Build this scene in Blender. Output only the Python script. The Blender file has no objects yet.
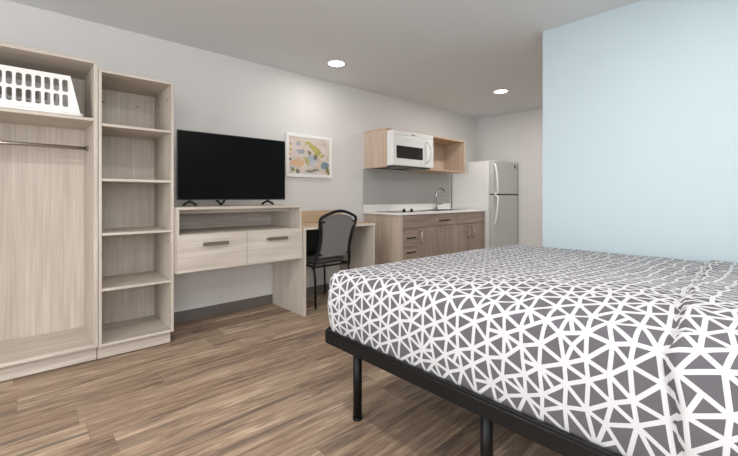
import bpy, bmesh, math, random
from mathutils import Vector, noise
from mathutils.geometry import delaunay_2d_cdt
random.seed(7)
SC = bpy.context.scene
COL = SC.collection
PI = math.pi

# ------------------------------------------------------------------ materials
def srgb(r, g, b):
    def c(v):
        v /= 255.
        return v/12.92 if v <= .04045 else ((v+.055)/1.055)**2.4
    return (c(r), c(g), c(b), 1)

def new_mat(name):
    m = bpy.data.materials.new(name); m.use_nodes = True
    nt = m.node_tree
    return m, nt, nt.nodes['Principled BSDF']

def plain(name, col, rough=.5, metal=0., spec=.5, bump=0., bscale=200, var=0.):
    m, nt, b = new_mat(name)
    b.inputs['Base Color'].default_value = col
    b.inputs['Roughness'].default_value = rough
    b.inputs['Metallic'].default_value = metal
    b.inputs['Specular IOR Level'].default_value = spec
    tc = nt.nodes.new('ShaderNodeTexCoord')
    if var > 0:
        n = nt.nodes.new('ShaderNodeTexNoise'); n.inputs['Scale'].default_value = 3
        nt.links.new(tc.outputs['Object'], n.inputs['Vector'])
        mx = nt.nodes.new('ShaderNodeMix'); mx.data_type = 'RGBA'
        mx.inputs[6].default_value = col
        mx.inputs[7].default_value = tuple(c*(1-var) for c in col[:3])+(1,)
        nt.links.new(n.outputs['Fac'], mx.inputs[0]); nt.links.new(mx.outputs[2], b.inputs['Base Color'])
    if bump > 0:
        n = nt.nodes.new('ShaderNodeTexNoise'); n.inputs['Scale'].default_value = bscale
        n.inputs['Detail'].default_value = 3
        nt.links.new(tc.outputs['Object'], n.inputs['Vector'])
        bp = nt.nodes.new('ShaderNodeBump'); bp.inputs['Strength'].default_value = bump
        bp.inputs['Distance'].default_value = .002
        nt.links.new(n.outputs['Fac'], bp.inputs['Height']); nt.links.new(bp.outputs['Normal'], b.inputs['Normal'])
    return m

def wood(name, light, dark, axis='z', rough=.5, contrast=1., fine=70, broad=9, seed=0.):
    m, nt, b = new_mat(name)
    L = nt.links.new
    tc = nt.nodes.new('ShaderNodeTexCoord')
    def noise_tex(sc, along, detail, dist):
        mp = nt.nodes.new('ShaderNodeMapping')
        s = [sc, sc, sc]; s['xyz'.index(axis)] = along
        mp.inputs['Scale'].default_value = s
        mp.inputs['Location'].default_value = (seed, seed*1.7, seed*.6)
        L(tc.outputs['Object'], mp.inputs['Vector'])
        n = nt.nodes.new('ShaderNodeTexNoise'); n.inputs['Scale'].default_value = 1
        n.inputs['Detail'].default_value = detail; n.inputs['Distortion'].default_value = dist
        L(mp.outputs['Vector'], n.inputs['Vector'])
        return n
    a = noise_tex(fine, 2.2, 4, .3); c = noise_tex(broad, .9, 3, .8)
    mix = nt.nodes.new('ShaderNodeMath'); mix.operation = 'MULTIPLY_ADD'
    L(a.outputs['Fac'], mix.inputs[0]); mix.inputs[1].default_value = .6
    m2 = nt.nodes.new('ShaderNodeMath'); m2.operation = 'MULTIPLY'; m2.inputs[1].default_value = .4
    L(c.outputs['Fac'], m2.inputs[0]); L(m2.outputs[0], mix.inputs[2])
    r = nt.nodes.new('ShaderNodeValToRGB')
    h = .17/contrast
    r.color_ramp.elements[0].position = .5-h; r.color_ramp.elements[0].color = dark
    r.color_ramp.elements[1].position = .5+h; r.color_ramp.elements[1].color = light
    L(mix.outputs[0], r.inputs['Fac']); L(r.outputs['Color'], b.inputs['Base Color'])
    b.inputs['Roughness'].default_value = rough
    bp = nt.nodes.new('ShaderNodeBump'); bp.inputs['Strength'].default_value = .08; bp.inputs['Distance'].default_value = .002
    L(a.outputs['Fac'], bp.inputs['Height']); L(bp.outputs['Normal'], b.inputs['Normal'])
    return m

def floor_material():
    m, nt, b = new_mat('plank_floor')
    L = nt.links.new
    def math_(op, a, c=None, d=None):
        n = nt.nodes.new('ShaderNodeMath'); n.operation = op
        for i, v in enumerate((a, c, d)):
            if v is None: continue
            if isinstance(v, (int, float)): n.inputs[i].default_value = v
            else: L(v, n.inputs[i])
        return n.outputs[0]
    tc = nt.nodes.new('ShaderNodeTexCoord')
    sp = nt.nodes.new('ShaderNodeSeparateXYZ'); L(tc.outputs['Object'], sp.inputs[0])
    x, y = sp.outputs[0], sp.outputs[1]
    W, LEN = .178, 1.22
    yr = math_('DIVIDE', math_('ADD', y, .05), W); row = math_('FLOOR', yr)
    wn = nt.nodes.new('ShaderNodeTexWhiteNoise'); wn.noise_dimensions = '1D'; L(row, wn.inputs['W'])
    xr = math_('ADD', math_('DIVIDE', x, LEN), math_('MULTIPLY', wn.outputs['Value'], 7.3)); col = math_('FLOOR', xr)
    cb = nt.nodes.new('ShaderNodeCombineXYZ'); L(row, cb.inputs[0]); L(col, cb.inputs[1])
    w2 = nt.nodes.new('ShaderNodeTexWhiteNoise'); w2.noise_dimensions = '2D'; L(cb.outputs[0], w2.inputs['Vector'])
    rnd = w2.outputs['Value']
    def grain(sx, sy, det, dist, off):
        c3 = nt.nodes.new('ShaderNodeCombineXYZ')
        L(math_('ADD', math_('MULTIPLY', x, sx), math_('MULTIPLY', rnd, off)), c3.inputs[0])
        L(math_('ADD', math_('MULTIPLY', y, sy), math_('MULTIPLY', rnd, off*3)), c3.inputs[1])
        L(math_('MULTIPLY', rnd, 50), c3.inputs[2])
        n = nt.nodes.new('ShaderNodeTexNoise'); n.inputs['Scale'].default_value = 1
        n.inputs['Detail'].default_value = det; n.inputs['Distortion'].default_value = dist
        n.inputs['Roughness'].default_value = .6
        L(c3.outputs[0], n.inputs['Vector']); return n.outputs['Fac']
    g1 = grain(2.4, 34, 7, .5, 31); g2 = grain(1.5, 13, 6, 1.0, 17); g3 = grain(9, 120, 3, .2, 11)
    f = math_('ADD', math_('MULTIPLY', g1, .55), math_('MULTIPLY', g3, .28))
    f = math_('ADD', f, math_('MULTIPLY', rnd, .11)); f = math_('ADD', f, .045)
    r = nt.nodes.new('ShaderNodeValToRGB'); e = r.color_ramp.elements
    e[0].position = .37; e[0].color = srgb(104, 86, 74)
    e[1].position = .64; e[1].color = srgb(202, 180, 156)
    k = e.new(.46); k.color = srgb(143, 120, 101)
    k = e.new(.55); k.color = srgb(170, 146, 123)
    L(f, r.inputs['Fac'])
    # grey weathered streaks
    sr = nt.nodes.new('ShaderNodeValToRGB'); sr.color_ramp.elements[0].position = .52; sr.color_ramp.elements[1].position = .64
    L(math_('ADD', math_('MULTIPLY', g2, .8), math_('MULTIPLY', g1, .2)), sr.inputs['Fac'])
    mx = nt.nodes.new('ShaderNodeMix'); mx.data_type = 'RGBA'
    L(math_('MULTIPLY', sr.outputs['Color'], .85), mx.inputs[0]); L(r.outputs['Color'], mx.inputs[6])
    mx.inputs[7].default_value = srgb(96, 84, 76)
    # seams
    fy = math_('FRACT', yr); fx = math_('FRACT', xr)
    sy = math_('MAXIMUM', math_('LESS_THAN', fy, .012), math_('LESS_THAN', fx, .0022))
    m3 = nt.nodes.new('ShaderNodeMix'); m3.data_type = 'RGBA'
    L(math_('MULTIPLY', sy, .4), m3.inputs[0]); L(mx.outputs[2], m3.inputs[6]); m3.inputs[7].default_value = srgb(70, 58, 48)
    L(m3.outputs[2], b.inputs['Base Color'])
    b.inputs['Roughness'].default_value = .5; b.inputs['Specular IOR Level'].default_value = .35
    bp = nt.nodes.new('ShaderNodeBump'); bp.inputs['Strength'].default_value = .15; bp.inputs['Distance'].default_value = .002
    L(g1, bp.inputs['Height']); L(bp.outputs['Normal'], b.inputs['Normal'])
    return m

def emit(name, col, s):
    m, nt, b = new_mat(name)
    b.inputs['Base Color'].default_value = col
    b.inputs['Emission Color'].default_value = col; b.inputs['Emission Strength'].default_value = s
    return m

PALE_L, PALE_D = srgb(211, 202, 190), srgb(177, 165, 152)
M = dict(
    wall=plain('wall_paint', srgb(220, 217, 214), .9, bump=.05, bscale=150),
    ceiling=plain('ceiling_paint', srgb(224, 226, 227), .95, bump=.08, bscale=120),
    blue=plain('blue_paint', srgb(196, 212, 217), .8, bump=.04, bscale=150),
    base=plain('vinyl_baseboard', srgb(112, 106, 102), .5, var=.1),
    floor=floor_material(),
    pale=wood('pale_wood_upright', PALE_L, PALE_D, 'z', contrast=.8),
    palex=wood('pale_wood_level', PALE_L, PALE_D, 'x', seed=3, contrast=1.),
    tan=wood('tan_wood', srgb(206, 182, 152), srgb(180, 152, 122), 'x', seed=5),
    kit=wood('walnut_grey_upright', srgb(168, 152, 138), srgb(124, 108, 96), 'z', seed=2),
    kitx=wood('walnut_grey_level', srgb(168, 152, 138), srgb(124, 108, 96), 'x', seed=6),
    kitend=wood('oak_end_panel', srgb(206, 190, 173), srgb(168, 150, 134), 'z', seed=8),
    upper=wood('oak_upright', srgb(212, 193, 174), srgb(184, 162, 142), 'z', seed=9),
    upperx=wood('oak_level', srgb(206, 178, 152), srgb(176, 146, 120), 'x', seed=4),
    edge=plain('pale_edge_band', srgb(214, 205, 194), .5, var=.05),
    black=plain('black_metal', srgb(16, 16, 17), .5, spec=.3),
    bedblack=plain('black_powder_coat', srgb(11, 11, 12), .45, spec=.3),
    dark=plain('charcoal_panel', srgb(44, 45, 44), .6, var=.1),
    screen=plain('tv_screen', srgb(4, 4, 5), .3, spec=.12),
    bezel=plain('tv_bezel', srgb(70, 70, 72), .35, metal=.6),
    nickel=plain('brushed_nickel', srgb(176, 168, 158), .3, metal=1.),
    bronze=plain('brushed_bar', srgb(124, 112, 99), .38, metal=.4),
    chrome=plain('chrome', srgb(200, 200, 202), .12, metal=1.),
    white=plain('white_laminate', srgb(236, 234, 230), .35),
    appl=plain('white_enamel', srgb(232, 231, 228), .32, bump=.03, bscale=300),
    fridge_front=plain('shaded_textured_enamel', srgb(192, 192, 190), .45, bump=.1, bscale=350),  # same white as the cabinet, with the doors' shade put into the grey
    splash=plain('grey_laminate', srgb(176, 174, 171), .4),
    glass=plain('black_glass', srgb(16, 16, 17), .12),
    gasket=plain('grey_gasket', srgb(70, 68, 66), .7),
    plastic=plain('white_plastic', srgb(240, 238, 235), .45),
    fabric=plain('grey_fabric', srgb(122, 118, 118), .95, bump=.5, bscale=500, var=.08),
    vinyl=plain('dark_vinyl', srgb(78, 76, 77), .6),
    steel=plain('stainless', srgb(170, 170, 172), .25, metal=1.),
    sheetw=plain('sheet_pale', srgb(203, 202, 204), .95, bump=.25, bscale=400),
    sheetg=plain('sheet_grey', srgb(98, 94, 99), .95, bump=.3, bscale=400, var=.1),
    lamp=emit('lamp_diffuser', (1, .97, .92, 1), 14),
    paper=plain('picture_frame_white', srgb(240, 239, 236), .4),
)

# ------------------------------------------------------------------ mesh helpers
class G:
    """bmesh collector in world coordinates; build() links it as one object"""
    def __init__(s): s.bm = bmesh.new(); s.smooth = False
    def box(s, x0, x1, y0, y1, z0, z1, bev=.0015, mi=0):
        b = bmesh.new()
        bmesh.ops.create_cube(b, size=1)
        sx, sy, sz = abs(x1-x0), abs(y1-y0), abs(z1-z0)
        for v in b.verts:
            v.co = Vector(((x0+x1)/2+v.co.x*sx, (y0+y1)/2+v.co.y*sy, (z0+z1)/2+v.co.z*sz))
        bev = min(bev, .3*min(sx, sy, sz))
        if bev > 0:
            bmesh.ops.bevel(b, geom=b.edges[:], offset=bev, segments=2 if bev > .004 else 1, profile=.6, affect='EDGES')
        for f in b.faces: f.material_index = mi
        s.add(b); return s
    def add(s, b):
        me = bpy.data.meshes.new('t'); b.to_mesh(me); b.free(); s.bm.from_mesh(me); bpy.data.meshes.remove(me)
    def cyl(s, p, q, r, n=20, r2=None, cap=True, mi=0):
        p, q = Vector(p), Vector(q); d = (q-p); L = d.length
        b = bmesh.new()
        bmesh.ops.create_cone(b, cap_ends=cap, segments=n, radius1=r, radius2=r if r2 is None else r2, depth=L)
        rot = d.to_track_quat('Z', 'Y')
        for v in b.verts: v.co = rot @ v.co + (p+q)/2
        for f in b.faces: f.smooth = len(f.verts) == 4; f.material_index = mi
        s.add(b); return s
    def tube(s, pts, r, n=10, closed=False, sy=1., mi=0, caps=True):
        """sweep a (possibly flattened) ring along a path"""
        pts = [Vector(p) for p in pts]; N = len(pts); rings = []; up = None
        for i, p in enumerate(pts):
            if closed: t = pts[(i+1) % N]-pts[i-1]
            else: t = pts[min(i+1, N-1)]-pts[max(i-1, 0)]
            t.normalize()
            if up is None:
                up = Vector((0, 0, 1)) if abs(t.z) < .9 else Vector((0, 1, 0))
            up = (up-t*up.dot(t)).normalized(); side = t.cross(up)
            rings.append([s.bm.verts.new(p+up*math.cos(a)*r+side*math.sin(a)*r*sy) for a in [2*PI*k/n for k in range(n)]])
        for i in range(N if closed else N-1):
            A, B = rings[i], rings[(i+1) % N]
            for k in range(n):
                f = s.bm.faces.new((A[k], A[(k+1) % n], B[(k+1) % n], B[k])); f.smooth = True; f.material_index = mi
        if not closed and caps:
            for f in (s.bm.faces.new(rings[0][::-1]), s.bm.faces.new(rings[-1])): f.material_index = mi
        return s
    def poly_prism(s, outline, y0, y1, mi=0):
        """outline in (x,z) extruded along y"""
        a = [s.bm.verts.new((x, y0, z)) for x, z in outline]; b = [s.bm.verts.new((x, y1, z)) for x, z in outline]
        n = len(outline)
        fs = [s.bm.faces.new(a), s.bm.faces.new(b[::-1])]
        for i in range(n): fs.append(s.bm.faces.new((a[(i+1) % n], a[i], b[i], b[(i+1) % n])))
        for f in fs: f.material_index = mi
        return s
    def build(s, name, mats, parent=None, origin=None, normals=True):
        if not isinstance(mats, (list, tuple)): mats = [mats]
        if normals: bmesh.ops.recalc_face_normals(s.bm, faces=s.bm.faces[:])
        o_ = Vector(origin) if origin else Vector((0, 0, 0))
        if parent is not None: o_ = world_loc(parent)+o_ if origin else world_loc(parent)
        for v in s.bm.verts: v.co -= o_
        me = bpy.data.meshes.new(name); s.bm.to_mesh(me); s.bm.free()
        for m in mats: me.materials.append(m)
        o = bpy.data.objects.new(name, me); COL.objects.link(o)
        if parent is not None: o.parent = parent
        else: o.location = o_
        return o

def world_loc(o):
    v = Vector(o.location)
    while o.parent: o = o.parent; v += Vector(o.location)
    return v

def tag(o, label, cat, group=None, kind=None):
    o['label'] = label; o['category'] = cat
    if group: o['group'] = group
    if kind: o['kind'] = kind
    return o
def thing(name, loc, label, cat, group=None):
    o = bpy.data.objects.new(name, None); COL.objects.link(o); o.location = loc; o.empty_display_size = .1
    return tag(o, label, cat, group)
def struct(name, g, m):
    o = g.build(name, m); o['kind'] = 'structure'; return o

# ------------------------------------------------------------------ the room
XB, XF, YR, YA, H = -3.2, 5.69, -2.0, 3.53, 2.40
BX, BY = 3.08, 1.32                      # blue partition face and free end
struct('floor', G().box(XB-.1, XF+.1, YR-.1, YA+.1, -.06, 0, 0), M['floor'])
struct('ceiling', G().box(XB-.1, XF+.1, YR-.1, YA+.1, H, H+.06, 0), M['ceiling'])
struct('wall_left', G().box(XB-.1, XF+.1, YA, YA+.1, 0, H, 0), M['wall'])
struct('wall_far', G().box(XF, XF+.1, YR-.1, YA, 0, H, 0), M['wall'])
rx0, rx1 = -2.2, .9  # opening for an unseen side window, added to let in fill light
g = G()
g.box(XB-.1, rx0, YR-.1, YR, 0, H, 0).box(rx1, XF, YR-.1, YR, 0, H, 0)
g.box(rx0, rx1, YR-.1, YR, 0, .8, 0).box(rx0, rx1, YR-.1, YR, 2.15, H, 0)
struct('wall_right', g, M['wall'])
g = G()
for a, b in ((rx0, rx0+.05), (-.68, -.62), (rx1-.05, rx1)): g.box(a, b, YR-.09, YR-.03, .8, 2.15)
for a, b in ((.8, .85), (2.1, 2.15)): g.box(rx0+.05, rx1-.05, YR-.089, YR-.031, a, b)
struct('fill_window', g, M['white'])
struct('wall_partition', G().box(BX, BX+.12, YR, BY, 0, H, 0), M['blue'])
# back wall behind the photographer with its window opening
wy0, wy1, wz0, wz1 = -1.3, 2.5, .55, 2.2
g = G()
g.box(XB-.1, XB, YR, wy0, 0, H, 0).box(XB-.1, XB, wy1, YA, 0, H, 0)
g.box(XB-.1, XB, wy0, wy1, 0, wz0, 0).box(XB-.1, XB, wy0, wy1, wz1, H, 0)
struct('wall_back', g, M['wall'])
g = G()
for a, b in ((wy0, wy0+.05), (.57, .63), (wy1-.05, wy1)): g.box(XB-.09, XB-.03, a, b, wz0, wz1)
for a, b in ((wz0, wz0+.05), (wz1-.05, wz1)): g.box(XB-.089, XB-.031, wy0+.05, wy1-.05, a, b)
struct('window_1', g, M['white'])
for nm, args in (('baseboard_left', [(.84, 1.884, YA-.012, YA, 0, .095), (1.918, 2.734, YA-.012, YA, 0, .095), (2.772, 3.10, YA-.012, YA, 0, .095)]),
                 ('baseboard_far', [(XF-.012, XF, YR, YA-.02, 0, .095)]),
                 ('baseboard_partition', [(BX-.012, BX, YR, BY, 0, .095), ])):
    g = G()
    for a in args: g.box(*a, .002)
    struct(nm, g, M['base'])

# ------------------------------------------------------------------ furniture helpers
def screw(parent, p, axis='y', name='screw'):
    p = Vector(p); d = Vector((0, -.003, 0)) if axis == 'y' else Vector((-.003, 0, 0))
    G().cyl(p, p+d, .006, 12).build(name, M['dark'], parent)

def bar_handle(parent, x0, x1, y, z, m='bronze', name='handle', r=.006, hgt=.011):
    """bar pull on a front lying in the plane y, along x"""
    g = G()
    g.box(x0, x1, y-.032, y-.022, z-hgt, z+hgt, .002)
    for x in (x0+.008, x1-.008): g.box(x-.006, x+.006, y-.024, y, z-.006, z+.006, .001)
    return g.build(name, M[m], parent)
def v_handle(parent, x, z0, z1, y, m='nickel'):
    g = G().tube([(x, y, z0), (x, y-.022, z0+.004), (x, y-.03, z0+.02), (x, y-.03, z1-.02), (x, y-.022, z1-.004), (x, y, z1)], .006)
    return g.build('handle', M[m], parent)

# ------------------------------------------------------------------ wardrobe
FY, BK = 3.03, 3.52
t = thing('wardrobe', (-.1, 3.27, 0), 'open pale wood wardrobe with hanging rail, tallest unit at left of photo', 'wardrobe')
WL, WR = -.62, .372
g = G().box(WR-.022, WR, FY, BK, .10, 1.944); g.build('side_panel', M['pale'], t)
g = G().box(WL, WL+.022, FY, BK, .10, 1.944); g.build('side_panel', M['pale'], t)
G().box(WL, WR, FY, BK, 1.945, 1.967).build('top_panel', M['palex'], t)
G().box(WL+.022, WR-.022, FY+.002, BK-.02, .102, .124).build('bottom_panel', M['palex'], t)
G().box(WL+.022, WR-.022, FY+.004, BK-.02, 1.572, 1.592).build('shelf', M['palex'], t)
G().box(WL+.022, WR-.022, BK-.018, BK-.002, .105, 1.944).build('back_panel', M['pale'], t)
G().box(WL+.03, WR-.03, FY+.069, FY+.08, 0, .03, 0).build('toe_shadow_strip', M['dark'], t)  # dark strip added to draw the shadow line under the toe kick
G().box(WL, WR-.001, FY+.05, FY+.068, .007, .1).build('toe_kick', M['palex'], t)
rod = G().cyl((WL+.022, 3.31, 1.42), (WR-.022, 3.31, 1.42), .0125, 18).build('hanging_rail', M['nickel'], t)
for x in (WL+.023, WR-.028): G().cyl((x, 3.31, 1.42), (x+.005, 3.31, 1.42), .024, 18).build('rail_flange', M['nickel'], rod)

# ------------------------------------------------------------------ bookcase
BL, BR = .375, .829
t = thing('bookcase', (.6, 3.27, 0), 'narrow open pale wood shelving tower with empty shelves beside television unit', 'bookcase')
for a in (BL, BR-.018): G().box(a, a+.018, FY, BK, .095, 1.9).build('side_panel', M['pale'], t)
G().box(BL, BR, FY, BK, 1.9, 1.918).build('top_panel', M['palex'], t)
G().box(BL+.018, BR-.018, FY+.001, BK-.018, .095, .113).build('bottom_panel', M['palex'], t)
for z in (1.547, 1.184, .824, .458):
    G().box(BL+.018, BR-.018, FY+.004, BK-.018, z, z+.018).build('shelf', M['palex'], t)
G().box(BL+.018, BR-.018, BK-.016, BK-.002, .1, 1.9).build('back_panel', M['pale'], t)
G().box(BL+.01, BR-.03, FY+.064, FY+.075, 0, .03, 0).build('toe_shadow_strip', M['dark'], t)  # dark strip standing in for the shade below the toe kick
G().box(BL, BR-.012, FY+.045, FY+.063, .007, .094).build('toe_kick', M['palex'], t)
for p in ((.46, BK-.016, 1.80), (.69, BK-.016, 1.80)): screw(t, p)
for p in ((BR-.018, 3.36, 1.80), (BR-.018, 3.12, 1.80), (BR-.018, 3.10, .75)): screw(t, p, 'x')

# ------------------------------------------------------------------ laundry basket, upside down on the wardrobe shelf
def basket():
    x0, x1, y0, y1, z0, z1, tp = -.345, .285, 3.055, 3.47, 1.593, 1.855, .05
    t = thing('laundry_basket', ((x0+x1)/2, (y0+y1)/2, z0), 'white plastic slotted laundry basket upside down on wardrobe top shelf', 'basket')
    P, PZ = .0432, .098
    def panel(n, L, place):
        """wall of total bottom length L with n slot columns; place(a, z) -> world, a centred"""
        b = bmesh.new(); cache = {}
        def V(a, z):
            k = (round(a, 5), round(z, 5))
            if k not in cache: cache[k] = b.verts.new(place(a, z))
            return cache[k]
        zr = [z0+.02, z0+.045, z0+.045+PZ, z0+.045+2*PZ, z1]
        W = n*P/2
        def half(z): return L/2-tp*(z-z0)/(z1-z0)
        for i in range(n):
            a0 = -W+i*P; a1 = a0+P
            for r in (0, 3):
                b.faces.new((V(a0, zr[r]), V(a1, zr[r]), V(a1, zr[r+1]), V(a0, zr[r+1])))
            for r in (1, 2):
                lo, hi = zr[r], zr[r+1]; ca, cz = (a0+a1)/2, (lo+hi)/2
                hole = []; outer = []
                for k in range(16):
                    th = -3*PI/4+2*PI*k/16
                    # outer square point
                    c, s_ = math.cos(th), math.sin(th); mm = max(abs(c), abs(s_))
                    outer.append(V(ca+P/2*c/mm, cz+PZ/2*s_/mm))
                    hx = .0142*c/ max(abs(c), abs(s_))**.35
                    hz = .0265*(1 if s_ > .01 else -1 if s_ < -.01 else 0)+.0142*s_
                    hole.append(b.verts.new(place(ca+hx, cz+hz)))
                for k in range(16):
                    b.faces.new((outer[k], outer[(k+1) % 16], hole[(k+1) % 16], hole[k]))
        for sgn in (-1, 1):
            for r in range(4):
                b.faces.new((V(sgn*W, zr[r]), V(sgn*half(zr[r]), zr[r]), V(sgn*half(zr[r+1]), zr[r+1]), V(sgn*W, zr[r+1])))
        bmesh.ops.recalc_face_normals(b, faces=b.faces[:])
        return b
    k = lambda z: tp*(z-z0)/(z1-z0)
    cx, cy = (x0+x1)/2, (y0+y1)/2
    g = G()
    g.add(panel(12, x1-x0, lambda a, z: (cx+a, y0+k(z), z)))
    g.add(panel(12, x1-x0, lambda a, z: (cx+a, y1-k(z), z)))
    g.add(panel(5, y1-y0, lambda a, z: (x0+k(z), cy+a, z)))
    g.add(panel(5, y1-y0, lambda a, z: (x1-k(z), cy+a, z)))
    vs = [g.bm.verts.new(p) for p in ((x0+tp, y0+tp, z1), (x1-tp, y0+tp, z1), (x1-tp, y1-tp, z1), (x0+tp, y1-tp, z1))]
    g.bm.faces.new(vs)
    bmesh.ops.remove_doubles(g.bm, verts=g.bm.verts[:], dist=.0006)
    o = g.build('body', M['plastic'], t)
    sm = o.modifiers.new('thick', 'SOLIDIFY'); sm.thickness = .003; sm.offset = 0
    g = G(); R = .022
    pts = []
    for (px, py, a0) in ((x1-R+.006, y1-R+.006, 0), (x0+R-.006, y1-R+.006, PI/2), (x0+R-.006, y0+R-.006, PI), (x1-R+.006, y0+R-.006, 1.5*PI)):
        for q in range(5): a = a0+q*PI/8; pts.append((px+R*math.cos(a), py+R*math.sin(a), z0+.011))
    g.tube(pts, .0105, 8, closed=True, sy=.9)
    g.build('rim', M['plastic'], t)
basket()

# ------------------------------------------------------------------ television unit with drawers
UL, UR, UF = .832, 1.884, 2.972
t = thing('television_unit', (1.36, 3.25, .52), 'pale wood wall-hung unit with open shelf and two drawers under television', 'media unit')
G().box(UL, UR, UF, BK, .985, 1.005).build('top_panel', M['palex'], t)
for a in (UL, UR-.018): G().box(a, a+.018, UF+.001, BK, .52 if a == UL else .52, .985).build('side_panel', M['pale'], t)
G().box(UL+.018, UR-.018, UF+.02, BK-.012, .79, .803).build('shelf', M['palex'], t)
G().box(UL+.018, UR-.018, UF+.02, BK-.012, .522, .536).build('bottom_panel', M['palex'], t)
G().box(UL+.018, UR-.018, BK-.01, BK-.001, .536, .985).build('back_panel', M['palex'], t)
G().box(UL+.018, UR-.018, 3.15, 3.166, .95, .985).build('front_rail', M['palex'], t)
for a, b, ha, hb in ((UL+.002, 1.356, 1.005, 1.196), (1.36, UR-.002, 1.528, 1.717)):
    d = G().box(a, b, UF-.016, UF+.001, .527, .80).build('drawer', M['palex'], t)
    bar_handle(d, ha, hb, UF-.016, .728, hgt=.013)

# ------------------------------------------------------------------ television
t = thing('television', (1.33, 3.13, 1.006), 'large black flat screen television on pale drawer unit', 'television')
TX0, TX1, TZ0, TZ1, TY = .872, 1.795, 1.055, 1.592, 3.11
G().box(TX0, TX1, TY, TY+.012, TZ0, TZ1, .002).build('bezel', M['bezel'], t)
G().box(TX0+.006, TX1-.006, TY-.003, TY, TZ0+.008, TZ1-.006, .0008).build('screen', M['screen'], t)
G().box(TX0+.02, TX1-.02, TY+.012, TY+.025, TZ0+.02, TZ1-.02, .004).box(TX0+.16, TX1-.16, TY+.025, TY+.06, TZ0+.02, TZ0+.3, .01).build('rear_housing', M['black'], t)
for x in (.965, 1.62):
    g = G()
    g.tube([(x+.036, TY-.035, 1.0155), (x+.024, TY-.022, 1.030), (x, TY+.004, 1.046), (x, TY+.006, 1.062)], .0105)
    g.tube([(x, TY+.004, 1.046), (x-.022, TY+.03, 1.030), (x-.034, TY+.045, 1.0155)], .0095)
    g.build('foot', M['black'], t)
g = G()
g.tube([(1.17, TY+.02, 1.062), (1.205, TY+.03, 1.03), (1.215, TY+.035, 1.016)], .009).tube([(1.25, TY+.02, 1.062), (1.23, TY+.03, 1.03), (1.215, TY+.035, 1.016)], .009)
g.build('cable', M['black'], t)

# ------------------------------------------------------------------ desk
DL, DR, DF = 1.888, 2.765, 2.94
t = thing('desk', (2.33, 3.24, 0), 'writing desk with tan top and pale panel sides, right of drawer unit', 'desk')
G().box(DL, DR, DF, BK-.012, .782, .803, .002).build('desktop', [M['tan']], t)
G().box(DL-.0005, DR+.0005, DF-.0025, DF, .782, .803, .0005).build('edge_band', M['edge'], t)
for a in (DL, DR-.025): G().box(a, a+.025, DF+.002, BK-.012, 0, .781).build('side_panel', M['pale'], t)
G().box(DL+.026, DR-.026, BK-.06, BK-.044, .40, .781).build('modesty_panel', M['dark'], t)
G().box(DL+.001, DR-.001, BK-.02, BK-.003, .8035, .93, .002).build('upstand', M['tan'], t)

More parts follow.
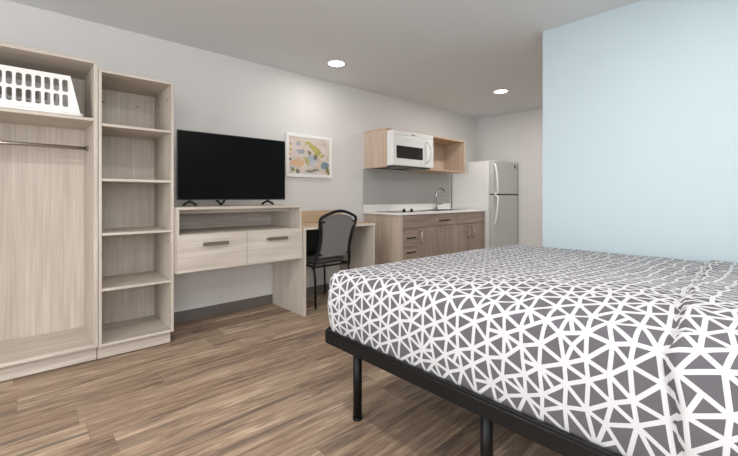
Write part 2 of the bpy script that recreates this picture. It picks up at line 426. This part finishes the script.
# ------------------------------------------------------------------ banquet chair
def chair():
    cx = 2.25
    t = thing('banquet_chair', (cx, 3.15, 0), 'banquet chair with black tube frame and grey fabric back at desk', 'chair')
    def by(z): return 3.0-(z-.44)*.24          # recline
    def pts(side):
        # outline (half width, z) going up one side to the crown
        return [(cx+side*w, by(z), z) for w, z in ((.215, .40), (.208, .47), (.19, .56), (.185, .66), (.196, .76), (.213, .83), (.216, .862), (.20, .888), (.15, .912), (.085, .934), (.04, .944))]
    L = pts(-1); R = pts(1)
    def smooth(ps, n=3):
        out = []
        for i in range(len(ps)-1):
            p0, p1, p2, p3 = (Vector(ps[max(i-1, 0)]), Vector(ps[i]), Vector(ps[i+1]), Vector(ps[min(i+2, len(ps)-1)]))
            for k in range(n):
                u = k/n
                out.append(.5*((2*p1)+(-p0+p2)*u+(2*p0-5*p1+4*p2-p3)*u*u+(-p0+3*p1-3*p2+p3)*u**3))
        out.append(Vector(ps[-1])); return out
    path = smooth(L+[(cx, by(.947), .947)]+R[::-1])
    G().tube(path, .0145, 10).build('back_frame', M['black'], t)
    # backrest panel
    prof = [(.168, .50), (.158, .6), (.158, .7), (.170, .78), (.182, .83), (.178, .868), (.135, .893), (.07, .910), (0, .914)]
    outline = [(cx+w, z) for w, z in prof]+[(cx-w, z) for w, z in prof[::-1][1:]]
    b = bmesh.new()
    fr = [b.verts.new((x, by(z)-.012, z)) for x, z in outline]; bk = [b.verts.new((x, by(z)+.03, z)) for x, z in outline]
    n = len(outline)
    b.faces.new(fr[::-1]); b.faces.new(bk)
    for i in range(n): b.faces.new((fr[i], fr[(i+1) % n], bk[(i+1) % n], bk[i]))
    bmesh.ops.recalc_face_normals(b, faces=b.faces[:])
    bmesh.ops.bevel(b, geom=[e for e in b.edges if len(e.link_faces) == 2 and any(len(f.verts) > 5 for f in e.link_faces)], offset=.009, segments=3, affect='EDGES')
    g = G(); g.add(b)
    br = g.build('backrest', M['fabric'], t)
    for sx in (-1, 1):
        for z, w in ((.845, .19), (.53, .172)):
            G().box(cx+sx*(w-.028), cx+sx*(w+.02), by(z)-.018, by(z)+.004, z-.008, z+.008, .003).build('bracket', M['black'], br)
    # seat
    b = bmesh.new(); bmesh.ops.create_cube(b, size=1)
    for v in b.verts: v.co = Vector((cx+v.co.x*(.37 if v.co.y < 0 else .41), 3.225+v.co.y*.40, .462+v.co.z*.07))
    bmesh.ops.bevel(b, geom=b.edges[:], offset=.025, segments=4, affect='EDGES')
    for f in b.faces: f.smooth = True
    g = G(); g.add(b); g.build('seat', M['vinyl'], t)
    G().tube([(cx-.20, 3.01, .415), (cx-.195, 3.4, .43), (cx-.17, 3.425, .43), (cx+.17, 3.425, .43), (cx+.195, 3.4, .43), (cx+.20, 3.01, .415)], .011, 8, closed=True).build('seat_frame', M['black'], t)
    for sx in (-1, 1):
        lg = G().tube([(cx+sx*.212, 3.005, .42), (cx+sx*.20, 3.0, .30), (cx+sx*.19, 3.01, .012)], .011, 10).build('leg', M['black'], t)
        G().cyl((cx+sx*.19, 3.01, 0), (cx+sx*.19, 3.01, .018), .014, 12).build('glide', M['nickel'], lg)
        lg = G().tube([(cx+sx*.19, 3.40, .425), (cx+sx*.205, 3.41, .22), (cx+sx*.215, 3.42, .012)], .011, 10).build('leg', M['black'], t)
        G().cyl((cx+sx*.215, 3.42, 0), (cx+sx*.215, 3.42, .018), .014, 12).build('glide', M['nickel'], lg)
chair()

# ------------------------------------------------------------------ framed picture
def picture():
    x0, x1, z0, z1, y = 2.035, 2.628, 1.292, 1.752, YA-.024
    t = thing('framed_picture', ((x0+x1)/2, YA, (z0+z1)/2), 'small white framed abstract print on wall right of television', 'picture')
    w = .034
    g = G()
    g.box(x0, x1, y, YA-.002, z1-w, z1, .003).box(x0, x1, y, YA-.002, z0, z0+w, .003)
    g.box(x0, x0+w, y+.0003, YA-.002, z0+w, z1-w, .002).box(x1-w, x1, y+.0003, YA-.002, z0+w, z1-w, .002)
    g.build('frame', M['paper'], t)
    # print: one flat sheet, coloured patches in its own colour layer
    ax0, ax1, az0, az1 = x0+w, x1-w, z0+w, z1-w
    nx, nz = 110, 84
    me = bpy.data.meshes.new('print')
    o_ = world_loc(t)
    vs = [Vector((ax0+(ax1-ax0)*i/nx, y+.006, az0+(az1-az0)*j/nz))-o_ for j in range(nz+1) for i in range(nx+1)]
    fs = [(j*(nx+1)+i, j*(nx+1)+i+1, (j+1)*(nx+1)+i+1, (j+1)*(nx+1)+i) for j in range(nz) for i in range(nx)]
    me.from_pydata(vs, [], fs)
    ca = me.color_attributes.new('paint', 'FLOAT_COLOR', 'POINT')
    # u, v (0..1, v up), radius u, radius v, angle, colour
    blobs = [(.20, .30, .17, .11, 0, (222, 182, 148)), (.52, .44, .10, .13, .3, (176, 186, 196)), (.28, .62, .09, .075, 0, (168, 172, 184)),
             (.22, .82, .05, .05, 0, (170, 172, 186)), (.60, .74, .17, .075, -.65, (186, 176, 92)), (.68, .58, .10, .06, .9, (178, 170, 96)),
             (.80, .53, .06, .045, .2, (196, 190, 100)), (.87, .27, .12, .10, .1, (120, 146, 160)), (.42, .36, .04, .15, .5, (192, 182, 110)),
             (.44, .86, .07, .05, -.4, (188, 182, 104)), (.96, .10, .045, .14, .2, (128, 126, 76)), (.56, .10, .17, .04, .15, (128, 134, 120)),
             (.20, .09, .04, .05, 0, (120, 124, 104)), (.08, .10, .05, .06, 0, (140, 138, 90)), (.63, .48, .04, .07, -.4, (108, 116, 110)),
             (.03, .80, .03, .035, 0, (206, 180, 96)), (.03, .66, .03, .035, 0, (206, 180, 96)), (.03, .52, .03, .03, 0, (214, 176, 120)), (.03, .40, .03, .04, 0, (120, 110, 90)),
             (.50, .60, .05, .04, .4, (140, 122, 110)), (.56, .30, .05, .07, 0, (196, 204, 208))]
    for j in range(nz+1):
        for i in range(nx+1):
            u, v = i/nx, j/nz
            n1 = noise.noise(Vector((u*7, v*7, 1.3)))*.035; n2 = noise.noise(Vector((u*7, v*7, 9.1)))*.035
            q = noise.noise(Vector((u*3.2, v*3.2, 4)))
            c = (222, 208, 202) if q < .05 else (214, 200, 184) if q < .3 else (206, 202, 206)
            for (bu, bv, ru, rv, an, cc) in blobs:
                du, dv = u-bu+n1, v-bv+n2
                p_, r_ = du*math.cos(an)+dv*math.sin(an), -du*math.sin(an)+dv*math.cos(an)
                if (p_/ru)**2+(r_/rv)**2 < 1: c = cc
            if abs(noise.noise(Vector((u*9, v*9, 20)))) < .018: c = (150, 130, 118)
            sp = 1+.12*noise.noise(Vector((u*40, v*40, 3)))
            cl = srgb(*c); ca.data[j*(nx+1)+i].color = (cl[0]*sp, cl[1]*sp, cl[2]*sp, 1)
    m, nt, b = new_mat('printed_paper')
    at = nt.nodes.new('ShaderNodeAttribute'); at.attribute_name = 'paint'
    nt.links.new(at.outputs['Color'], b.inputs['Base Color']); b.inputs['Roughness'].default_value = .5
    me.materials.append(m)
    o = bpy.data.objects.new('print', me); COL.objects.link(o); o.parent = t
    G().box(x0+.01, x1-.01, y+.008, YA-.003, z0+.01, z1-.01, 0).build('backing', M['paper'], t)
picture()

# ------------------------------------------------------------------ kitchenette: base cabinet
KL, KR, KF = 3.13, 4.89, 2.938
t = thing('base_cabinet', (4.0, 3.25, 0), 'grey-brown kitchen base cabinet with drawers and doors under white worktop', 'cabinet')
G().box(KL, KL+.045, KF-.02, BK, 0, .875).build('end_panel', M['kitend'], t)
G().box(KR-.04, KR, KF-.02, BK, 0, .875).build('end_panel', M['kit'], t)
G().box(KL+.045, KR-.04, KF, KF+.016, .09, .875).box(KL+.045, KR-.04, BK-.016, BK, .09, .875).box(KL+.045, KR-.04, KF+.016, BK-.016, .09, .106).build('carcass', M['kit'], t)
G().box(KL+.045, KR-.04, KF+.05, KF+.07, 0, .09).build('toe_kick', M['dark'], t)
xs = [KL+.047, 3.66, 4.205, KR-.042]
def front(name, a, b, z0, z1, m):
    return G().box(a+.002, b-.002, KF-.019, KF-.001, z0+.002, z1-.002, .002).build(name, M[m], t)
d = front('drawer', xs[0], xs[2], .722, .873, 'kitx'); bar_handle(d, 3.84, 4.02, KF-.019, .79, 'black', hgt=.007)
front('false_front', xs[2], xs[3], .722, .873, 'kitx')
z = [.10, .30, .508, .720]
for k in range(3):
    d = front('drawer', xs[0], 3.43, z[k], z[k+1], 'kitx'); bar_handle(d, 3.24, 3.37, KF-.019, (z[k]+z[k+1])/2+.0 if k == 2 else z[k+1]-.06, 'black', hgt=.007)
for a, b, hx in ((3.43, 3.80, 3.475), (3.80, 4.205, None), (4.205, 4.52, 4.46), (4.52, xs[3], 4.575)):
    d = front('door', a, b, .10, .720, 'kit')
    if hx: v_handle(d, hx, .53, .68, KF-.019, 'nickel')

# worktop
g = G()
CZ0, CZ1, CF = .876, .899, 2.908
CLx = 3.108
sx0, sx1, sy0, sy1 = 3.98, 4.60, 3.05, 3.38          # sink opening
g.box(CLx, sx0, CF, BK, CZ0, CZ1, .002).box(sx1, KR+.012, CF, BK, CZ0, CZ1, .002)
g.box(sx0, sx1, CF, sy0, CZ0, CZ1, .002).box(sx0, sx1, sy1, BK, CZ0, CZ1, .002)
t = thing('kitchen_worktop', (4.0, 3.24, CZ0), 'white kitchen worktop with low white upstand on grey-brown cabinet', 'worktop')
g.build('slab', M['white'], t)
G().box(CLx, KR+.012, BK-.016, BK+.002, CZ1, .985, .002).build('upstand', M['white'], t)
tag(G().box(CLx+.004, KR+.008, BK+.001, BK+.009, .986, 1.425, .001).build('splashback', M['splash']), 'flat grey splashback panel on wall between worktop and microwave', 'splashback')

# sink
t = thing('kitchen_sink', (4.29, 3.215, CZ1), 'stainless steel drop-in sink set into white worktop under faucet', 'sink')
g = G()
g.box(sx0+.003, sx1-.003, sy0+.003, sy0+.006, .74, CZ1, 0).box(sx0+.003, sx1-.003, sy1-.006, sy1-.003, .74, CZ1, 0)
g.box(sx0+.003, sx0+.006, sy0+.006, sy1-.006, .74, CZ1, 0).box(sx1-.006, sx1-.003, sy0+.006, sy1-.006, .74, CZ1, 0)
g.box(sx0+.003, sx1-.003, sy0+.003, sy1-.003, .737, .74, 0)
g.build('bowl', M['steel'], t)
g = G()
g.box(sx0-.02, sx1+.02, sy0-.02, sy0+.004, CZ1, CZ1+.004, .001).box(sx0-.02, sx1+.02, sy1-.004, sy1+.02, CZ1, CZ1+.004, .001)
g.box(sx0-.02, sx0+.004, sy0+.004, sy1-.004, CZ1, CZ1+.004, .001).box(sx1-.004, sx1+.02, sy0+.004, sy1-.004, CZ1, CZ1+.004, .001)
g.build('rim', M['steel'], t)
G().cyl((4.29, 3.215, .7405), (4.29, 3.215, .744), .04, 20).build('drain', M['chrome'], t)

# faucet
fx, fyy = 4.465, 3.445
t = thing('faucet', (fx, fyy, CZ1), 'tall chrome gooseneck faucet behind kitchen sink', 'faucet')
G().cyl((fx, fyy, CZ1), (fx, fyy, CZ1+.012), .03, 20).cyl((fx, fyy, CZ1+.01), (fx, fyy, CZ1+.11), .019, 20).build('body', M['chrome'], t)
pts = [(fx, fyy, CZ1+.09), (fx, fyy, CZ1+.20)]
for k in range(0, 13):
    a = PI*k/12; pts.append((fx, fyy-.078+.078*math.cos(a), CZ1+.225+.078*math.sin(a)))
pts.append((fx, fyy-.156, CZ1+.195))
G().tube(pts, .0125, 12).build('spout', M['chrome'], t)
G().tube([(fx, fyy-.01, CZ1+.075), (fx+.02, fyy-.05, CZ1+.08), (fx+.03, fyy-.11, CZ1+.09)], .008, 10).build('lever', M['chrome'], t)

# cooktop
t = thing('cooktop', (3.5, 3.2, CZ1), 'slim black cooktop with two knobs on left of white worktop', 'cooktop')
G().box(3.22, 3.74, 3.04, 3.40, CZ1, CZ1+.005, .002).build('glass_plate', M['glass'], t)
for x, y in ((3.395, 3.10), (3.52, 3.09)):
    G().cyl((x, y, CZ1+.005), (x, y, CZ1+.012), .023, 20).cyl((x, y, CZ1+.012), (x, y, CZ1+.034), .018, 20, r2=.015).box(x-.004, x+.004, y-.016, y+.016, CZ1+.03, CZ1+.04, .001).build('knob', M['black'], t)
for x, y, r in ((3.36, 3.27, .075), (3.6, 3.27, .09)):
    g = G(); pp = [(x+r*math.cos(a), y+r*math.sin(a), CZ1+.0052) for a in [2*PI*k/32 for k in range(32)]]
    g.tube(pp, .0012, 4, closed=True); g.build('burner_ring', M['gasket'], t)

# ------------------------------------------------------------------ upper cabinet
AL, AR, AF, AZ0, AZ1 = 3.143, 4.76, 3.15, 1.430, 1.887
t = thing('wall_cabinet', (3.95, 3.33, AZ0), 'oak wall cabinet with open cubby around white microwave', 'cabinet')
G().box(AL, AL+.011, AF, BK+.008, AZ0, AZ1-.018).build('side_panel', M['upper'], t)
G().box(AR-.018, AR, AF, BK+.008, AZ0, AZ1-.018).build('side_panel', M['upper'], t)
G().box(AL, AR, AF, BK+.008, AZ1-.018, AZ1).build('top_panel', M['upperx'], t)
G().box(3.925, AR-.018, AF, BK+.006, AZ0, AZ0+.018).build('bottom_panel', M['upperx'], t)
G().box(3.905, 3.923, AF, BK+.006, AZ0, AZ1-.018).build('divider', M['upper'], t)
G().box(AL+.011, 3.905, BK-.006, BK+.008, AZ0+.002, AZ1-.018).box(3.923, AR-.018, BK-.006, BK+.008, AZ0+.018, AZ1-.018).build('back_panel', M['upper'], t)

# microwave
X0, X1, Y0, Z0, Z1 = 3.156, 3.896, 3.05, 1.436, 1.858
t = thing('microwave', ((X0+X1)/2, 3.25, Z0), 'white over-range microwave oven with black window in oak cabinet', 'microwave')
g = G().box(X0, X1, Y0+.03, 3.505, Z0+.012, Z1, .004); g.build('housing', M['appl'], t)
dr = G().box(X0, X1, Y0, Y0+.029, Z0+.014, Z1-.055, .006).build('door', M['appl'], t)
gv = G().box(X0, X1, Y0+.004, Y0+.029, Z1-.052, Z1, .005)
gv.build('vent_grille', M['appl'], t)
G().box(X0+.055, X0+.525, Y0-.004, Y0+.001, Z0+.098, Z0+.245, .004).build('window', M['glass'], dr)
g = G()
for i in range(4):
    for j in range(4): g.box(X0+.435+i*.02, X0+.445+i*.02, Y0-.0052, Y0-.004, Z0+.12+j*.028, Z0+.128+j*.028, 0)
g.build('keypad', M['gasket'], dr)
g = G(); hx = X0+.60
g.tube([(hx, Y0+.002, Z0+.07), (hx+.004, Y0-.03, Z0+.085), (hx+.03, Y0-.048, Z0+.15), (hx+.04, Y0-.052, Z0+.20), (hx+.03, Y0-.048, Z0+.26), (hx+.0, Y0-.03, Z0+.315), (hx-.004, Y0+.002, Z0+.33)], .011, 10)
g.build('handle', M['appl'], dr)
G().cyl((X0+.672, Y0+.001, Z0+.275), (X0+.672, Y0-.004, Z0+.275), .014, 18).build('badge', M['black'], dr)
g = G()
for k in range(5): g.box(X0+.325+k*.0125, X0+.334+k*.0125, Y0+.002, Y0+.005, Z1-.035, Z1-.024, 0)
g.build('name_mark', M['gasket'], t)
G().box(X0+.02, X1-.02, Y0+.03, 3.48, Z0, Z0+.012, .002).build('underside', M['gasket'], t)
for a in (X0+.1, X0+.44): G().box(a, a+.2, 3.12, 3.32, Z0-.003, Z0-.0005, .001).build('grease_filter', M['steel'], t)

# ------------------------------------------------------------------ refrigerator
RX0, RX1, RF, RB, RZ = 4.925, 5.662, 2.805, 3.50, 1.607
t = thing('refrigerator', ((RX0+RX1)/2, 3.15, 0), 'white two-door top-freezer refrigerator in corner beside worktop', 'refrigerator')
G().box(RX0+.004, RX1-.004, RF+.075, RB, .02, RZ-.008, .008).build('cabinet', M['appl'], t)
G().box(RX0+.015, RX1-.015, RF+.062, RF+.075, .06, RZ-.02, .002).build('gasket', M['appl'], t)
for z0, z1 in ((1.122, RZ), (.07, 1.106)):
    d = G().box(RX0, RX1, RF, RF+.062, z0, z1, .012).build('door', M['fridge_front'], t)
    g = G(); hx = RX0+.03
    if z0 > 1:
        pth = [(hx, RF, 1.55), (hx, RF-.018, 1.535), (hx, RF-.036, 1.44), (hx, RF-.05, 1.30), (hx, RF-.058, 1.14), (hx, RF-.03, 1.128), (hx, RF, 1.128)]
    else:
        pth = [(hx, RF, 1.10), (hx, RF-.03, 1.10), (hx, RF-.058, 1.088), (hx, RF-.056, 1.0), (hx, RF-.046, .88), (hx, RF-.03, .77), (hx, RF-.012, .70), (hx, RF, .69)]
    g.tube(pth, .014, 10, sy=.8); g.build('handle', M['appl'], d)
    if z0 > 1: G().box(RX1-.115, RX1-.075, RF-.003, RF+.002, 1.515, 1.565, .001).build('badge', M['gasket'], d)
G().box(RX0+.03, RX1-.03, RF+.001, RF+.06, 1.107, 1.121, 0).build('door_gap_trim', M['gasket'], t)
G().box(RX0+.02, RX1-.02, RF+.02, RF+.05, .0, .06, .002).build('kick_grille', M['gasket'], t)
G().box(RX1+.0005, RX1+.014, RF+.004, RF+.12, .03, RZ-.01, .001).build('edge_strip', M['gasket'], t)  # narrow dark strip along the right side of the doors
for x in (RX0+.05, RX1-.05): G().cyl((x, RB-.06, 0), (x, RB-.06, .021), .02, 12).build('foot', M['black'], t)

# ------------------------------------------------------------------ bed frame
FX0, FX1, FYL, FYR = 1.094, 3.050, 1.552, -.10
t = thing('bed_frame', (2.1, .72, 0), 'black metal platform bed frame with round legs below patterned bedspread', 'bed frame')
def rrect(x0, x1, y0, y1, z, R):
    pts = []
    for (px, py, a0) in ((x1-R, y1-R, 0), (x0+R, y1-R, PI/2), (x0+R, y0+R, PI), (x1-R, y0+R, 1.5*PI)):
        for q in range(7): a = a0+q*PI/12; pts.append((px+R*math.cos(a), py+R*math.sin(a), z))
    return pts
def rail(z0, z1, th, ins, name, parent):
    g = G(); o = rrect(FX0+ins, FX1-ins, FYR+ins, FYL-ins, 0, .05); i_ = rrect(FX0+ins+th, FX1-ins-th, FYR+ins+th, FYL-ins-th, 0, .05-th*.6)
    n = len(o); V = lambda p, z: g.bm.verts.new((p[0], p[1], z))
    A = [V(p, z0) for p in o]; B = [V(p, z1-.003) for p in o]; B2 = [V((p[0]+(q[0]-p[0])*.2, p[1]+(q[1]-p[1])*.2), z1) for p, q in zip(o, i_)]; C_ = [V(p, z1) for p in i_]; D = [V(p, z0) for p in i_]
    rings = [A, B, B2, C_, D]
    for a, b in zip(rings, rings[1:]+rings[:1]):
        for k in range(n):
            f = g.bm.faces.new((a[k], a[(k+1) % n], b[(k+1) % n], b[k])); f.smooth = False
    return g.build(name, M['bedblack'], parent)
rail(.374, .424, .022, 0, 'side_rail', t)
rail(.4245, .434, .012, .004, 'retaining_lip', t)
g = G()
for k in range(12):
    x = FX0+.06+k*.165; g.box(x, min(x+.07, FX1-.03), FYR+.024, FYL-.024, .405, .420, .001)
g.build('platform_slats', M['bedblack'], t)
G().box(FX0+.024, FX1-.024, .69, .74, .376, .404, .001).build('centre_beam', M['bedblack'], t)
for x in (1.212, 2.08, 2.95):
    for y in (1.412, .715, .02):
        lg = G().cyl((x, y, .008), (x, y, .3755 if y != .715 else .3755), .0215, 24).box(x-.03, x+.03, y-.03, y+.03, .3756, .404, .001) if y != .715 else G().cyl((x, y, .008), (x, y, .3755), .0215, 24)
        lg = lg.build('leg', M['bedblack'], t)
        G().cyl((x, y, 0), (x, y, .012), .0235, 24).build('foot_cap', M['black'], lg)

# ------------------------------------------------------------------ bedspread: real surface, pattern cut into its faces
def bedspread():
    x0, x1, yr, yl = 1.112, 3.02, -.078, 1.545
    R = .062; zb = .4225
    cx0, cx1, cy0, cy1 = x0+R, x1-R*.6, yr+R, yl-R
    LQ = R*PI/2
    def top(x, y):
        fx = (x-x0)/(x1-x0)
        z = .718-.022*fx
        u = min(1, max(0, (yl-y)/(yl-yr)))
        z += .085*math.sin(PI*u**1.2*.62)*math.exp(-(fx/.45)**2)*(.35+.65*(1-math.exp(-max(0, x-cx0)/.12)))
        return z
    drop = .73-zb-R
    DM = LQ+drop
    def seam_y(x): return .185+.07*(x-1.15)+.006*math.sin(x*19)+.004*math.sin(x*41+1)
    def S(s, t_):
        px, py = min(max(s, cx0), cx1), min(max(t_, cy0), cy1)
        dx, dy = s-px, t_-py; d = math.hypot(dx, dy)
        zt = top(px, py)
        if d < 1e-9: n = (0, 0); h = v = 0
        else:
            n = (dx/d, dy/d)
            if d < LQ: h = R*math.sin(d/R); v = R*(1-math.cos(d/R))
            else: h = R; v = R+(d-LQ)*(zt-zb-R)/drop
        side = min(1, d/LQ)
        hh = h
        if d > LQ:
            w = (d-LQ)/drop; hh += .010*math.sin(PI*min(1, w))-.010*min(1, w)**3
        X, Y, Z = px+n[0]*hh, py+n[1]*hh, zt-v
        # soft wrinkles
        q = Vector((X*2.2, Y*7, Z*3)); a = noise.noise(q)*.0045+noise.noise(Vector((X*9, Y*16, Z*8)))*.0016
        rip = noise.noise(Vector((X*1.1, Y*1.1, 5)))*.006
        # overlapped seam running the length of the bed
        e = t_-seam_y(s); st = 0
        if e < 0: st = .017*math.exp(e/.12)
        st -= .013*math.exp(-(e/.011)**2)
        a2 = a+rip*(1-side)+st
        N = Vector((n[0]*math.sin(min(d/R, PI/2)), n[1]*math.sin(min(d/R, PI/2)), math.cos(min(d/R, PI/2))))
        return Vector((X, Y, Z))+N*a2*min(1, max(.15, 1-(d-LQ-.5*drop)/(.6*drop)))
    pts2 = []; pts3 = []; dist = []
    def try_add(s, t_, r):
        p = S(s, t_)
        for q, rr in zip(pts3, dist):
            if (p.x-q.x)**2+(p.y-q.y)**2+(p.z-q.z)**2 < (min(r, rr)*1.0)**2: return False
        pts2.append(Vector((s, t_))); pts3.append(p); dist.append(r); return True
    # hem
    per = []
    for (px, py, a0) in ((cx1, cy1, 0), (cx0, cy1, PI/2), (cx0, cy0, PI), (cx1, cy0, 1.5*PI)):
        for q in range(5): a = a0+q*PI/8; per.append((px+DM*math.cos(a), py+DM*math.sin(a)))
    hem = []
    for i in range(len(per)):
        a, b = per[i], per[(i+1) % len(per)]; L = math.hypot(b[0]-a[0], b[1]-a[1]); n = max(1, int(L/.07)) if L > .3 else 1
        for k in range(n): hem.append((a[0]+(b[0]-a[0])*k/n, a[1]+(b[1]-a[1])*k/n))
    for p in hem: pts2.append(Vector(p)); pts3.append(S(*p)); dist.append(.05)
    # a row of nodes either side of the seam
    s = cx0-DM+.05
    while s < cx1+.05:
        for off, ph in ((.017, 0), (-.017, .04)):
            q = s+ph+random.uniform(-.009, .009); pts2.append(Vector((q, seam_y(q)+off))); pts3.append(S(*pts2[-1])); dist.append(.045)
        s += .078
    D = .064; row = 0; t_ = cy0-DM
    while t_ < cy1+DM:
        s = cx0-DM+(D/2 if row % 2 else 0)
        while s < cx1+DM:
            a_, b_ = s+random.uniform(-.17, .17)*D, t_+random.uniform(-.17, .17)*D
            px, py = min(max(a_, cx0), cx1), min(max(b_, cy0), cy1)
            if math.hypot(a_-px, b_-py) < DM-.035 and abs(b_-seam_y(a_)) > .042: try_add(a_, b_, .036)
            s += D
        t_ += D*.87; row += 1
    res = delaunay_2d_cdt(pts2, [], [], 0, 1e-6)
    V2 = res[0]; tris = []
    for f in res[2]:
        a, b, c = [V2[i] for i in f]
        A, B, C_ = S(*a), S(*b), S(*c)
        e = [(B-C_).length, (C_-A).length, (A-B).length]; area = (B-A).cross(C_-A).length/2
        if area < 1e-6: continue
        if area > .0019 and random.random() < .22:
            i = e.index(max(e)); P_ = [a, b, c]; o_, p1, p2 = P_[i], P_[(i+1) % 3], P_[(i+2) % 3]; mid = (p1+p2)/2
            tris += [(o_, p1, mid), (o_, mid, p2)]
        else: tris.append((a, b, c))
    bm = bmesh.new(); w = .0057
    def vert(p): return bm.verts.new(S(p.x, p.y))
    def grid(rows, mi):
        for ra, rb in zip(rows, rows[1:]):
            if len(ra) == len(rb):
                for k in range(len(ra)-1):
                    try: f = bm.faces.new((ra[k], ra[k+1], rb[k+1], rb[k])); f.material_index = mi
                    except ValueError: pass
            else:
                for k in range(len(rb)):
                    f = bm.faces.new((ra[k], ra[k+1], rb[k])); f.material_index = mi
                    if k < len(rb)-1: f = bm.faces.new((ra[k+1], rb[k+1], rb[k])); f.material_index = mi
    N = 4
    for a, b, c in tris:
        A, B, C_ = S(*a), S(*b), S(*c)
        area2 = (B-A).cross(C_-A).length
        ea, eb, ec = (B-C_).length, (C_-A).length, (A-B).length
        wa, wb, wc = w*ea/area2, w*eb/area2, w*ec/area2
        def tri_fill(p, q, r, mi):
            rows = []
            for i in range(N+1):
                rows.append([vert(p*(1-i/N-k/N)+q*(k/N)+r*(i/N)) if i < N else None for k in range(N+1-i)])
            rows[-1] = [vert(r)]
            for ra, rb in zip(rows, rows[1:]):
                for k in range(len(rb)):
                    f = bm.faces.new((ra[k], ra[k+1], rb[k])); f.material_index = mi
                    if k < len(rb)-1: f = bm.faces.new((ra[k+1], rb[k+1], rb[k])); f.material_index = mi
        if wa+wb+wc > .93: tri_fill(a, b, c, 0); continue
        ia = a*(1-wb-wc)+b*wb+c*wc; ib = b*(1-wa-wc)+a*wa+c*wc; ic = c*(1-wa-wb)+a*wa+b*wb
        tri_fill(ia, ib, ic, 1)
        for p, q, ip, iq in ((a, b, ia, ib), (b, c, ib, ic), (c, a, ic, ia)):
            r0 = [vert(p+(q-p)*(k/N)) for k in range(N+1)]; r1 = [vert(ip+(iq-ip)*(k/N)) for k in range(N+1)]
            for k in range(N):
                f = bm.faces.new((r0[k], r0[k+1], r1[k+1], r1[k])); f.material_index = 0
    bmesh.ops.remove_doubles(bm, verts=bm.verts[:], dist=.0004)
    for f in bm.faces: f.smooth = True
    bmesh.ops.recalc_face_normals(bm, faces=bm.faces[:])
    g = G(); g.bm.free(); g.bm = bm
    o = g.build('bedspread', [M['sheetw'], M['sheetg']], origin=((x0+x1)/2, (yr+yl)/2, zb))
    tag(o, 'grey and white triangle patterned bedspread covering mattress on black bed frame', 'bedspread')
bedspread()

# ------------------------------------------------------------------ ceiling lights
def downlight(x, y, label, e=None):
    t = thing('ceiling_light', (x, y, H), label, 'ceiling light', 'round recessed ceiling lights')
    g = G(); g.tube([(x+.085*math.cos(a), y+.085*math.sin(a), H-.003) for a in [2*PI*k/32 for k in range(32)]], .008, 8, closed=True)
    g.build('trim_ring', M['white'], t)
    G().cyl((x, y, H-.006), (x, y, H-.001), .079, 32).build('diffuser', M['lamp'], t)
    l = bpy.data.lights.new('downlight_glow', 'AREA'); l.shape = 'DISK'; l.size = .15; l.energy = e or DL_E; l.color = (1, .975, .94)
    o = bpy.data.objects.new('light_source', l); COL.objects.link(o); o.parent = t; o.location = (0, 0, -.012)
DL_E = 4
downlight(2.30, 3.00, 'round white recessed ceiling light nearer to camera, above television side of room')
downlight(4.42, 2.41, 'round white recessed ceiling light farther away, near blue wall edge', 15)
for x, y, w_ in ((.35, 1.35, 'over the floor between bed foot and wardrobe'), (1.85, .2, 'over the middle of the bed'), (-1.3, 1.35, 'behind the camera on the wardrobe side'),
                 (-1.3, -.7, 'behind the camera near the added side window'), (.35, -.7, 'beside the foot of the bed near the added side window'), (4.5, .3, 'behind the blue partition wall')):
    downlight(x, y, 'added unseen round white recessed ceiling fill light '+w_, 15 if x < 4 else 28)  # unseen lights, added as overhead fill to even out the brightness

# ------------------------------------------------------------------ daylight through the window behind the photographer
l = bpy.data.lights.new('window_daylight', 'AREA'); l.shape = 'RECTANGLE'; l.size = wy1-wy0-.1; l.size_y = wz1-wz0-.1
l.energy = 150; l.color = (.97, .985, 1.0)
o = bpy.data.objects.new('window_daylight', l); COL.objects.link(o)
o.location = (XB-.12, (wy0+wy1)/2, (wz0+wz1)/2); o.rotation_euler = (0, -PI/2-math.radians(10), 0)
l = bpy.data.lights.new('side_window_fill', 'AREA'); l.shape = 'RECTANGLE'; l.size = rx1-rx0-.1; l.size_y = 1.25  # fill lamp added outside the side window
l.energy = 55; l.color = (.97, .985, 1.0)
o = bpy.data.objects.new('side_window_fill', l); COL.objects.link(o)
o.location = ((rx0+rx1)/2, YR-.12, 1.475); o.rotation_euler = (PI/2+math.radians(8), 0, 0)
w = bpy.data.worlds.new('sky'); SC.world = w; w.use_nodes = True
bg = w.node_tree.nodes['Background']; bg.inputs['Color'].default_value = (.75, .87, 1, 1); bg.inputs['Strength'].default_value = 2.0

# ------------------------------------------------------------------ camera
cam = bpy.data.cameras.new('camera'); co = bpy.data.objects.new('camera', cam); COL.objects.link(co)
cam.sensor_width = 36; cam.lens = 382/738*36; cam.shift_y = -(228-197)/738; cam.clip_start = .02
ang = math.radians(47.645)
co.location = (0, 0, 1.08); co.rotation_euler = (PI/2, 0, ang-PI/2)
SC.camera = co
SC.view_settings.view_transform = 'Standard'; SC.view_settings.look = 'None'; SC.view_settings.gamma = 1
SC.view_settings.exposure = -0.13
SC.view_settings.use_curve_mapping = False
